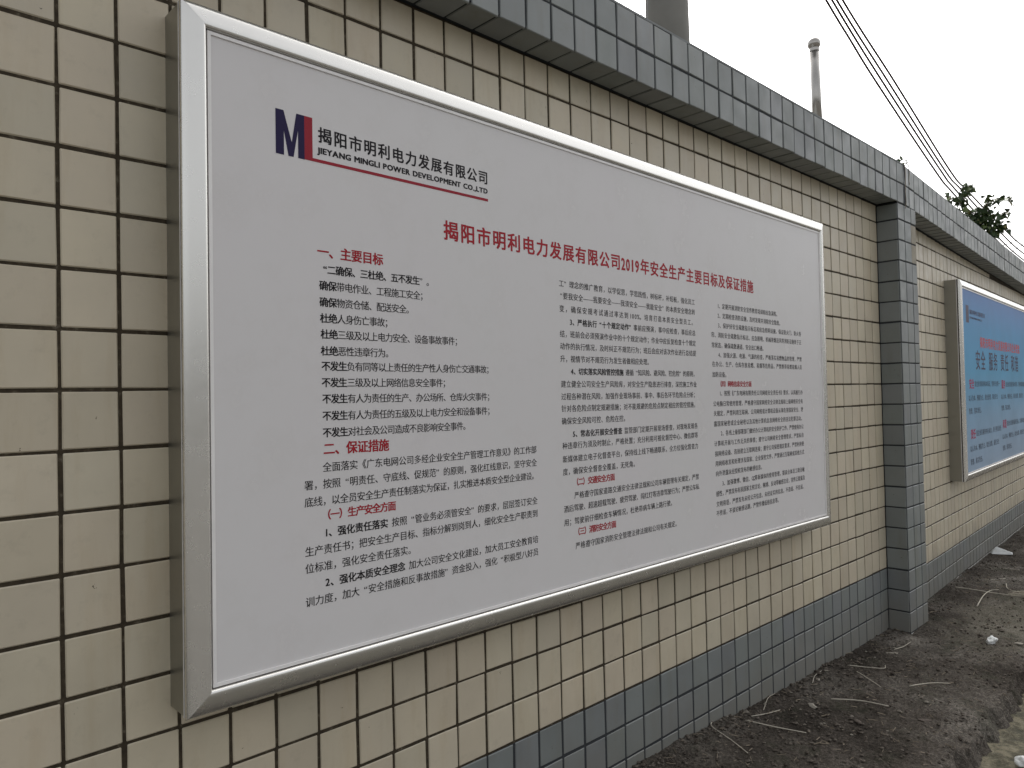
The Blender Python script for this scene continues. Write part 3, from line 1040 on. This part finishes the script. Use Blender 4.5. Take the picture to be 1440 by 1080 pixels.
lg.build('emblem', M['ink_navy'], panel, TY)
lr = Lettering()
lr.poly([(x1 + 0.001, zb + 0.0005), (U(0.2185), zb + 0.0005), (U(0.2185), zt), (x1 + 0.001, zt)])
lr.poly([(U(0.2185), zb + 0.0005), (U(0.727), zb + 0.0005), (U(0.727), zb + 0.0075), (U(0.2185), zb + 0.0075)])
lr.build('emblem_underline', M['ink_logo_red'], panel, TY)
cn = Lettering()
cn.line('揭阳市明利电力发展有限公司', U(0.2315), V(1.1185), 0.0385, 0.0365, weight=0.024, hs_=0.0350)
st_ = len(cn.v)
eu = cn.line('JIEYANG MINGLI POWER DEVELOPMENT CO.,LTD', U(0.2315), V(1.0845), 0.018, 0.0182, weight=0.045, hs_=0.0155, proportional=True, gap=0.02)
k_ = (U(0.727) - U(0.2315)) / (eu - U(0.2315))
for i in range(st_, len(cn.v)):
    cn.v[i] = (U(0.2315) + (cn.v[i][0] - U(0.2315)) * k_, cn.v[i][1], cn.v[i][2])
cn.build('company_name', M['ink_black'], panel, TY)

# ------------------------------------------------------------------ the blue board beyond the pillar
lb = W2 @ Matrix.Translation((1.085, -0.0134, zr(0.05)))
board2 = tag(empty('notice_board', lb.translation, 0.0561), 'blue printed notice board with silver frame, on the far wall beyond the pillar', 'notice board')
H2 = TH * 12.4
board_body(board2, BW, H2)
bm = bmesh.new()
add_box(bm, INS, BW - INS, PY, -0.072, INS, H2 - INS)
panel2 = from_bm('panel', bm, M['blue_panel'], board2)
BT = {k: Lettering() for k in ('red', 'logo')}
BT['logo'].poly([(0.17, 1.085), (0.255, 1.085), (0.255, 1.205), (0.17, 1.205)])
BT['logo'].line('揭阳市明利电力发展有限公司', 0.28, 1.165, 0.0385, 0.036, weight=0.02)
BT['logo'].line('JIEYANG MINGLI POWER DEVELOPMENT CO.,LTD', 0.28, 1.125, 0.018, 0.019, weight=0.02, hs_=0.0165, proportional=True, gap=0.02)
BT['red'].line('揭阳市明利电力发展有限公司企业理念', 0.58, 0.962, 0.094, 0.085, weight=0.034, hs_=0.088)
for k, t in enumerate(('安全', '服务', '责任', '和谐')):
    q = Lettering()
    q.line(t, 0.42 + k * 0.445, 0.83, 0.172, 0.150, weight=0.016, hs_=0.155)
    q.build('slogan_word', M['ink_navy'], panel2, TY)
body = [(0.20, 0.66, '安全', '是企业发展的根本保证，坚持安全第一'), (1.32, 0.655, '服务', '是企业发展的基本要求，坚持优质服务'), (0.20, 0.31, '责任', '是企业发展的内在动力，勇于担当责任'), (1.32, 0.335, '和谐', '是企业发展的最终目标，共建和谐企业')]
for u, v_, ld, t in body:
    q = Lettering()
    q.line(ld, u, v_, 0.075, 0.075, weight=0.03)
    q.build('lead_word', M['ink_magenta'], panel2, TY)
    q = Lettering()
    q.line(t, u + 0.17, v_, 0.052, 0.045, weight=0.012)
    q.line('以人为本，预防为主，综合治理，强化安全', u - 0.03, v_ - 0.10, 0.052, 0.045, weight=0.012)
    q.line('管理，落实责任。', u - 0.03, v_ - 0.19, 0.052, 0.045, weight=0.012)
    q.build('paragraph', M['ink_grey'], panel2, TY)
BT['red'].build('headline', M['ink_pale_red'], panel2, TY)
BT['logo'].build('company_name', M['ink_navy'], panel2, TY)

# ------------------------------------------------------------------ steel post on the coping
post = tag(empty('steel_post', (3.190, 0.0, zr(16.87))), 'short polished steel post with ball top standing on the coping', 'post')
bm = bmesh.new()
tube(bm, [(0.003, 0, -0.02), (-0.005, 0, 0.20), (-0.013, 0, 0.415)], 0.0225, 24)
from_bm('shaft', bm, M['steel'], post, True)
bm = bmesh.new()
bmesh.ops.create_uvsphere(bm, u_segments=24, v_segments=16, radius=0.0305)
bmesh.ops.translate(bm, verts=bm.verts, vec=(-0.013, 0, 0.435))
from_bm('ball', bm, M['steel'], post, True)
bm = bmesh.new()
tube(bm, [(-0.012, 0, 0.398), (-0.012, 0, 0.412)], 0.0235, 24)
from_bm('collar', bm, M['steel'], post)
bm = bmesh.new()
tube(bm, [(0.003, 0, -0.004), (0.003, 0, 0.006)], 0.045, 20)
from_bm('base_plate', bm, M['dark_gap'], post)

# ------------------------------------------------------------------ utility pole, cables, hanging wires
pole = tag(empty('utility_pole', (4.37, 1.62, 0)), 'thick tapering concrete utility pole rising behind the wall', 'utility pole')
bm = bmesh.new()
tube(bm, [(0.07, 0, 0), (0.03, 0, 3.0), (-0.02, 0, 6.0), (-0.07, 0, 9.0)], [0.185, 0.168, 0.150, 0.133], 36)
from_bm('shaft', bm, M['concrete_pole'], pole, True)
bm = bmesh.new()
for z in (2.2, 5.6, 7.8):
    tube(bm, [(0.02, 0, z), (0.02, 0, z + 0.04)], 0.178 - z * 0.0035, 36)
from_bm('band', bm, M['thin_wire'], pole)
cab = [
    [(5.6, 1.6, 6.26), (7.197, 1.6, 5.601), (7.773, 1.6, 5.385), (8.488, 1.6, 5.127), (10.478, 1.6, 4.505), (11.179, 1.6, 4.346), (13.24, 1.6, 4.002), (15.181, 1.6, 3.76), (18.5, 1.6, 3.55), (24, 1.6, 3.6), (34, 1.6, 4.6)],
    [(5.7, 1.6, 6.33), (7.342, 1.6, 5.653), (8.686, 1.6, 5.183), (10.716, 1.6, 4.552), (11.32, 1.6, 4.411), (13.495, 1.6, 4.036), (15.195, 1.6, 3.851), (18.5, 1.6, 3.65), (24, 1.6, 3.7), (34, 1.6, 4.7)],
    [(5.8, 1.6, 6.38), (7.462, 1.6, 5.696), (8.868, 1.6, 5.234), (10.9, 1.6, 4.588), (11.654, 1.6, 4.451), (13.807, 1.6, 4.113), (15.212, 1.6, 3.966), (18.5, 1.6, 3.76), (24, 1.6, 3.8), (34, 1.6, 4.8)],
    [(5.9, 1.6, 6.45), (7.615, 1.6, 5.751), (9.078, 1.6, 5.293), (11.121, 1.6, 4.632), (11.967, 1.6, 4.486), (14.266, 1.6, 4.176), (15.23, 1.6, 4.094), (18.5, 1.6, 3.88), (24, 1.6, 3.9), (34, 1.6, 4.9)]]
cl = ['overhead cable, lowest and leftmost of the four running down to the right', 'overhead cable, second from the left of the four running down to the right',
      'overhead cable, third from the left of the four running down to the right', 'overhead cable, outermost on the right of the four running down to the right']
for pts, lab in zip(cab, cl):
    bm = bmesh.new()
    tube(bm, smooth_path(pts, 8), 0.0118, 6)
    tag(from_bm('overhead_cable', bm, M['cable'], None, True), lab, 'cable', 'overhead cables above the wall')
for i, (pts, r_, lab) in enumerate([
        ([(3.467, 1.2, 5.6), (3.466, 1.2, 4.10), (3.460, 1.2, 2.2)], 0.0030, 'thin grey wire hanging just left of the concrete pole, the farther one from it'),
        ([(3.528, 1.2, 5.6), (3.529, 1.2, 4.0), (3.532, 1.2, 2.2)], 0.0016, 'hair-thin grey wire hanging closest to the left of the concrete pole'),
        ([(4.195, 1.2, 5.8), (4.209, 1.2, 4.6), (4.219, 1.2, 3.99), (4.232, 1.2, 2.2)], 0.0024, 'thin grey wire hanging on the right of the concrete pole')]):
    bm = bmesh.new()
    tube(bm, pts, r_, 6)
    tag(from_bm('hanging_wire', bm, M['thin_wire']), lab, 'wire', 'thin wires beside the concrete pole')
dw = [([(16.5, 3, 5.62), (18.201, 3, 6.0), (22.457, 3, 6.80), (30, 3, 8.6)], 0.006, 'faint topmost distant wire at the right edge above the wall'),
      ([(17.3, 3, 5.05), (19.261, 3, 5.414), (22.32, 3, 5.90), (30, 3, 7.4)], 0.006, 'distant wire at the right edge crossing under the vine'),
      ([(17, 3, 4.55), (20.125, 3, 4.971), (22.259, 3, 5.479), (30, 3, 7.5)], 0.010, 'distant wire rising to the right edge just over the wall'),
      ([(17, 3, 4.35), (20.244, 3, 4.75), (22.238, 3, 5.28), (30, 3, 7.3)], 0.010, 'lowest distant wire at the right edge, nearest the coping')]
for pts, r_, lab in dw:
    bm = bmesh.new()
    tube(bm, smooth_path(pts, 6), r_, 5)
    tag(from_bm('distant_wire', bm, M['thin_wire']), lab, 'wire', 'distant wires above the far wall')

# ------------------------------------------------------------------ vine over the far coping
vine = tag(empty('climbing_vine', (7.1, 0.35, 2.80)), 'leafy green climbing vine with loose tendrils reaching over the far coping', 'vine')
vo_ = Vector((7.1, 0.35, 2.80))
stems = [[(6.99, 0.45, 2.80), (6.978, 0.439, 2.975), (7.001, 0.411, 3.223), (7.037, 0.373, 3.347), (7.064, 0.345, 3.402)],
         [(6.915, 0.49, 3.31), (7.001, 0.41, 3.254), (7.1, 0.318, 3.139), (7.189, 0.236, 2.999), (7.22, 0.25, 2.85)],
         [(7.06, 0.34, 2.86), (7.09, 0.33, 3.034), (7.158, 0.26, 3.218), (7.226, 0.193, 3.279), (7.325, 0.099, 3.269)],
         [(7.08, 0.33, 2.86), (7.135, 0.287, 3.001), (7.225, 0.198, 3.123), (7.307, 0.119, 3.17)],
         [(7.11, 0.31, 2.86), (7.158, 0.268, 2.938), (7.225, 0.2, 3.03), (7.279, 0.148, 3.04)],
         [(7.05, 0.36, 2.86), (7.06, 0.36, 3.02), (7.10, 0.31, 3.10), (7.16, 0.26, 3.13)],
         [(7.02, 0.40, 3.05), (7.07, 0.35, 3.16), (7.13, 0.29, 3.19), (7.18, 0.24, 3.17)]]
tend = [[(7.325, 0.099, 3.269), (7.347, 0.079, 3.29), (7.36, 0.065, 3.23), (7.37, 0.058, 3.185), (7.395, 0.04, 3.175)],
        [(7.307, 0.119, 3.17), (7.338, 0.09, 3.14), (7.351, 0.077, 3.10), (7.375, 0.06, 3.085)],
        [(7.279, 0.148, 3.04), (7.31, 0.12, 3.075), (7.297, 0.132, 3.015), (7.315, 0.116, 2.965), (7.35, 0.09, 2.95)],
        [(7.25, 0.17, 3.05), (7.29, 0.14, 3.085), (7.33, 0.10, 3.09)]]
bm = bmesh.new()
for s in stems:
    tube(bm, [p - vo_ for p in smooth_path(s, 5)], 0.0035, 5)
from_bm('stem', bm, M['straw_dark'], vine)
bm = bmesh.new()
for s in tend:
    tube(bm, [p - vo_ for p in smooth_path(s, 5)], 0.0016, 4)
from_bm('tendril', bm, M['straw_dark'], vine)
def leaf_mesh(k):
    r2 = random.Random(k)
    v = [(0, 0, 0)]
    out = [(0.0, 0.35), (0.30, 0.42), (0.62, 0.24), (1.0, 0.0), (0.62, -0.24), (0.30, -0.42), (0.0, -0.35)]
    cup = r2.uniform(0.1, 0.35)
    drp = r2.uniform(0.1, 0.5)
    mids = [(0.0, 0), (0.33, 0), (0.66, 0), (1.0, 0)]
    v = []
    for x, y in ((0.0, 0), (0.33, 0), (0.66, 0), (1.0, 0), (0.04, 0.36), (0.36, 0.42), (0.68, 0.22), (0.04, -0.36), (0.36, -0.42), (0.68, -0.22)):
        y *= r2.uniform(0.8, 1.1)
        v.append((x, y, cup * abs(y) - drp * x * x))
    f_ = [(0, 1, 5, 4), (1, 2, 6, 5), (2, 3, 6), (0, 7, 8, 1), (1, 8, 9, 2), (2, 9, 3)]
    me = bpy.data.meshes.new('leaf')
    me.from_pydata(v, [], f_)
    me.update()
    me.materials.append(M['leaf'])
    me.polygons.foreach_set('use_smooth', [True] * 6)
    return me
leaves = [leaf_mesh(k) for k in range(6)]
for si, s in enumerate(stems):
    pth = smooth_path(s, 14)
    for p in pth:
        if p.z < 2.9:
            continue
        for _ in range(3 if p.z < 3.12 else 2):
            if rnd.random() < 0.12:
                continue
            o = bpy.data.objects.new('leaf', rnd.choice(leaves))
            COL.objects.link(o)
            o.parent = vine
            q = p - vo_ + Vector((rnd.gauss(0, 0.022), rnd.gauss(0, 0.022), rnd.gauss(0, 0.020)))
            o.location = q
            o.rotation_euler = (rnd.gauss(0, 0.8), rnd.uniform(-0.2, 1.2), rnd.random() * 6.28)
            s_ = rnd.uniform(0.026, 0.062)
            o.scale = (s_, s_, s_)

# weed and loop of wire in the cracked coping above the pillar
weed = tag(empty('weed_sprig', (4.0, -0.09, zr(16.87))), 'small dark weed sprig growing from the cracked coping above the pillar', 'weed')
wo_ = Vector((4.0, -0.09, zr(16.87)))
bm = bmesh.new()
for s in ([(0, 0, -0.015), (0.012, -0.006, 0.02), (0.03, -0.012, 0.035)], [(0, 0, -0.01), (0.022, -0.01, 0.008), (0.05, -0.03, 0.002)], [(-0.01, 0.01, -0.01), (-0.05, 0.0, 0.006), (-0.075, -0.005, 0.002)],
          [(0.045, -0.032, 0.0), (0.05, -0.036, -0.04), (0.045, -0.034, -0.085), (0.052, -0.034, -0.11)], [(0.0, -0.026, 0.0), (0.004, -0.030, -0.05), (-0.004, -0.030, -0.16), (0.004, -0.03, -0.21), (-0.012, -0.03, -0.25)]):
    tube(bm, smooth_path(s, 4), 0.0017, 4)
from_bm('stem', bm, M['straw_dark'], weed)
for k in range(16):
    o = bpy.data.objects.new('leaf', rnd.choice(leaves))
    COL.objects.link(o)
    o.parent = weed
    t = rnd.random()
    o.location = (-0.02 + 0.07 * t, -0.005 - 0.03 * t, 0.006 + 0.024 * rnd.random())
    o.rotation_euler = (rnd.gauss(0, 0.8), rnd.gauss(0.2, 0.5), rnd.random() * 6.28)
    s_ = rnd.uniform(0.010, 0.02)
    o.scale = (s_, s_, s_)
bm = bmesh.new()
tube(bm, smooth_path([(4.02, -0.10, zr(16.87) + 0.004), (4.05, -0.12, zr(16.87) + 0.012), (4.10, -0.10, zr(16.87) + 0.03), (4.13, -0.09, zr(16.87) + 0.02), (4.09, -0.12, zr(16.87) + 0.0), (4.05, -0.11, zr(16.87) + 0.012)], 6), 0.0014, 5)
tag(from_bm('wire_loop', bm, M['thin_wire']), 'thin curled loop of grey wire lying on the coping beside the weed sprig', 'wire')

# ------------------------------------------------------------------ litter on the soil
def stalk(pts, rad, lab, mt='straw', lift=0.004):
    q = []
    pp = smooth_path([(a, b_, 0) for a, b_ in pts], 6)
    zs = [soil_z(p.x, p.y) for p in pp]
    n1_ = len(pp) - 1
    ln_ = [zs[0] + (zs[-1] - zs[0]) * i / n1_ for i in range(n1_ + 1)]
    up = max(0.0, max(z_ - l_ for z_, l_ in zip(zs, ln_)))        # it rests on the highest clod under it
    for i, p in enumerate(pp):
        q.append((p.x, p.y, ln_[i] + up * (0.5 + 0.5 * math.sin(math.pi * i / n1_)) * 0.8 + rad * 0.8 + lift * 0.3 * math.sin(math.pi * i / n1_)))
    rad *= 0.88
    bm = bmesh.new()
    n_ = len(q)
    tube(bm, q, [rad * (1.0 - 0.35 * i / n_) for i in range(n_)], 6)
    tag(from_bm('dry_stalk', bm, M[mt], None, True), lab, 'stalk', 'dry stalks lying on the soil')
S = [
    ([(2.119, 0.0), (2.087, -0.02), (2.051, -0.121), (2.024, -0.196)], .0022, 'bent pale stalk nearest the camera, running from the wall foot to the bottom edge'),
    ([(2.257, -0.06), (2.287, -0.162), (2.339, -0.258)], .0026, 'pale stalk lying next behind the nearest bent one, thick end at its right'),
    ([(2.316, -0.052), (2.394, -0.079), (2.466, -0.09), (2.488, -0.080)], .0022, 'short pale stalk with a forked tip below the hooked upright one'),
    ([(2.412, -0.052), (2.53, -0.01), (2.60, -0.006), (2.613, -0.02)], .0017, 'slim hooked stalk leaning towards the wall foot'),
    ([(2.848, -0.053), (2.925, -0.029), (3.004, -0.026), (3.032, -0.043)], .0019, 'curved slim stalk like a bow close to the wall base'),
    ([(2.732, -0.183), (2.791, -0.277), (2.826, -0.375)], .0028, 'straight pale stalk in the middle of the bed, below the slanting one'),
    ([(3.187, -0.067), (3.221, -0.144), (3.262, -0.201), (3.312, -0.189)], .0024, 'pale stalk with a hooked right end, near the wall before the pillar'),
    ([(3.118, -0.136), (3.052, -0.213), (2.998, -0.283)], .0022, 'slanting pale stalk pointing down and right from the hooked one'),
    ([(3.111, -0.359), (3.208, -0.416), (3.272, -0.473)], .0028, 'pale stalk lying alone towards the bed edge'),
    ([(3.503, -0.125), (3.55, -0.162)], .0026, 'very short pale stalk in front of the pillar'),
    ([(3.592, -0.131), (3.657, -0.155), (3.748, -0.159)], .0022, 'thin upturned stalk touching the pillar foot'),
    ([(5.062, 0.002), (5.049, -0.091), (5.034, -0.204), (5.054, -0.376)], .0042, 'long pale stalk beyond the pillar reaching towards the right edge'),
    ([(4.685, -0.218), (4.933, -0.19), (5.072, -0.195), (5.122, -0.226)], .0038, 'curved stalk crossing under the long one beyond the pillar'),
    ([(5.409, -0.082), (5.539, -0.171)], .0032, 'straight stalk lying behind the long one beyond the pillar'),
    ([(5.866, -0.068), (5.902, -0.177)], .0028, 'farthest stalk, lying below the white foam wedge'),
    ([(5.331, -0.222), (5.18, -0.267), (5.128, -0.361)], .0030, 'thin stalk running into the dry twigs at the right edge')]
for a in S:
    stalk(*a)
br = tag(empty('dry_twig_bundle', (5.05, -0.42, soil_z(5.05, -0.42))), 'bundle of dry fanned-out twigs lying at the right edge beyond the pillar', 'twigs')
bm = bmesh.new()
for k in range(26):
    a = -1.9 + rnd.gauss(0, 0.25)
    L_ = rnd.uniform(0.15, 0.42)
    st = Vector((0.03 + rnd.gauss(0, 0.03), 0.10 + rnd.gauss(0, 0.03), 0.006))
    e = st + Vector((math.cos(a) * L_ * 0.4 + rnd.gauss(0, 0.05), math.sin(a) * L_, rnd.uniform(0.0, 0.03)))
    md = (st + e) / 2 + Vector((rnd.gauss(0, 0.02), rnd.gauss(0, 0.02), rnd.uniform(0.01, 0.03)))
    tube(bm, smooth_path([st, md, e], 4), rnd.uniform(0.001, 0.0022), 4)
from_bm('twigs', bm, M['straw'], br)

def lump(name, c, size, mt, lab, cat, seed, sub=3, sharp=0.35, parent=None, group=None):
    bm = bmesh.new()
    bmesh.ops.create_icosphere(bm, subdivisions=sub, radius=1.0)
    off = Vector((seed * 3.1, seed * 1.7, 0))
    for v_ in bm.verts:
        d = 1 + sharp * noise.noise(v_.co * 1.3 + off) * 1.6 + sharp * 0.5 * noise.noise(v_.co * 3.7 + off)
        v_.co = Vector((v_.co.x * size[0] * d, v_.co.y * size[1] * d, max(v_.co.z, -0.5) * size[2] * d))
    o = from_bm(name, bm, M[mt], None, False)
    o.location = (c[0], c[1], soil_z(c[0], c[1]) + size[2] * 0.4 if len(c) < 3 else c[2])
    o.rotation_euler = (0, 0, seed)
    return tag(o, lab, cat, group)
# crumpled foam wedge by the far wall: two folded sheets
bm = bmesh.new()
pv = [(-0.075, 0.0, 0.0), (0.085, -0.03, 0.0), (0.09, 0.02, 0.004), (-0.07, 0.045, 0.002), (-0.07, 0.01, 0.022), (0.075, -0.02, 0.026), (-0.02, 0.02, 0.085), (-0.035, 0.028, 0.08), (0.10, 0.0, 0.018)]
vb = [bm.verts.new(p) for p in pv]
for q in ((0, 3, 2, 1), (0, 1, 5, 4), (4, 5, 6), (5, 8, 6), (1, 2, 8), (1, 8, 5), (0, 4, 7, 3), (4, 6, 7), (2, 3, 7), (8, 2, 7), (6, 8, 7)):
    bm.faces.new([vb[i] for i in q])
bmesh.ops.subdivide_edges(bm, edges=bm.edges[:], cuts=2, use_grid_fill=True)
for v_ in bm.verts:
    v_.co += Vector((noise.noise(v_.co * 40), noise.noise(v_.co * 40 + Vector((5, 0, 0))), noise.noise(v_.co * 40 + Vector((0, 5, 0))))) * 0.005
wedge = from_bm('foam_scrap', bm, M['foam'])
wedge.location = (6.44, 0.06, soil_z(6.44, 0.06) + 0.004)
wedge.rotation_euler = (0, 0, R(-52))
wedge.scale = (0.85, 0.85, 0.62)
tag(wedge, 'white wedge-shaped foam scrap lying against the far wall foot', 'foam scrap')
lump('foam_lump', (4.012, -0.450), (0.038, 0.020, 0.020), 'foam', 'small crumpled white foam lump on the bed in front of the pillar', 'foam scrap', 3, sharp=0.5)
lump('plastic_scrap', (2.813, -0.831, 0.290), (0.025, 0.019, 0.020), 'foam', 'white rounded scrap on the concrete edging at the bottom right corner', 'scrap', 5, sharp=0.2)
lump('mortar_chip', (2.617, -0.156), (0.024, 0.011, 0.008), 'chip', 'pale rounded mortar chip lying left of the long straight stalk', 'chip', 1.0, sub=2)
lump('mortar_chip', (2.905, -0.055), (0.013, 0.008, 0.006), 'chip', 'small pale chip by the bow-shaped stalk near the wall', 'chip', 7.0, sub=2)
lump('stone', (2.80, -0.515), (0.024, 0.012, 0.007), 'brown_chip', 'flat brown stone near the bed edge, the larger of two', 'stone', 2.0, sub=2)
lump('stone', (2.58, -0.35), (0.020, 0.011, 0.007), 'brown_chip', 'flat brown stone nearer the bottom edge, the smaller of two', 'stone', 4.0, sub=2)
lump('mortar_chip', (4.05, -0.56), (0.020, 0.010, 0.006), 'chip', 'thin pale chip lying at the right edge below the white foam lump', 'chip', 8.0, sub=2)
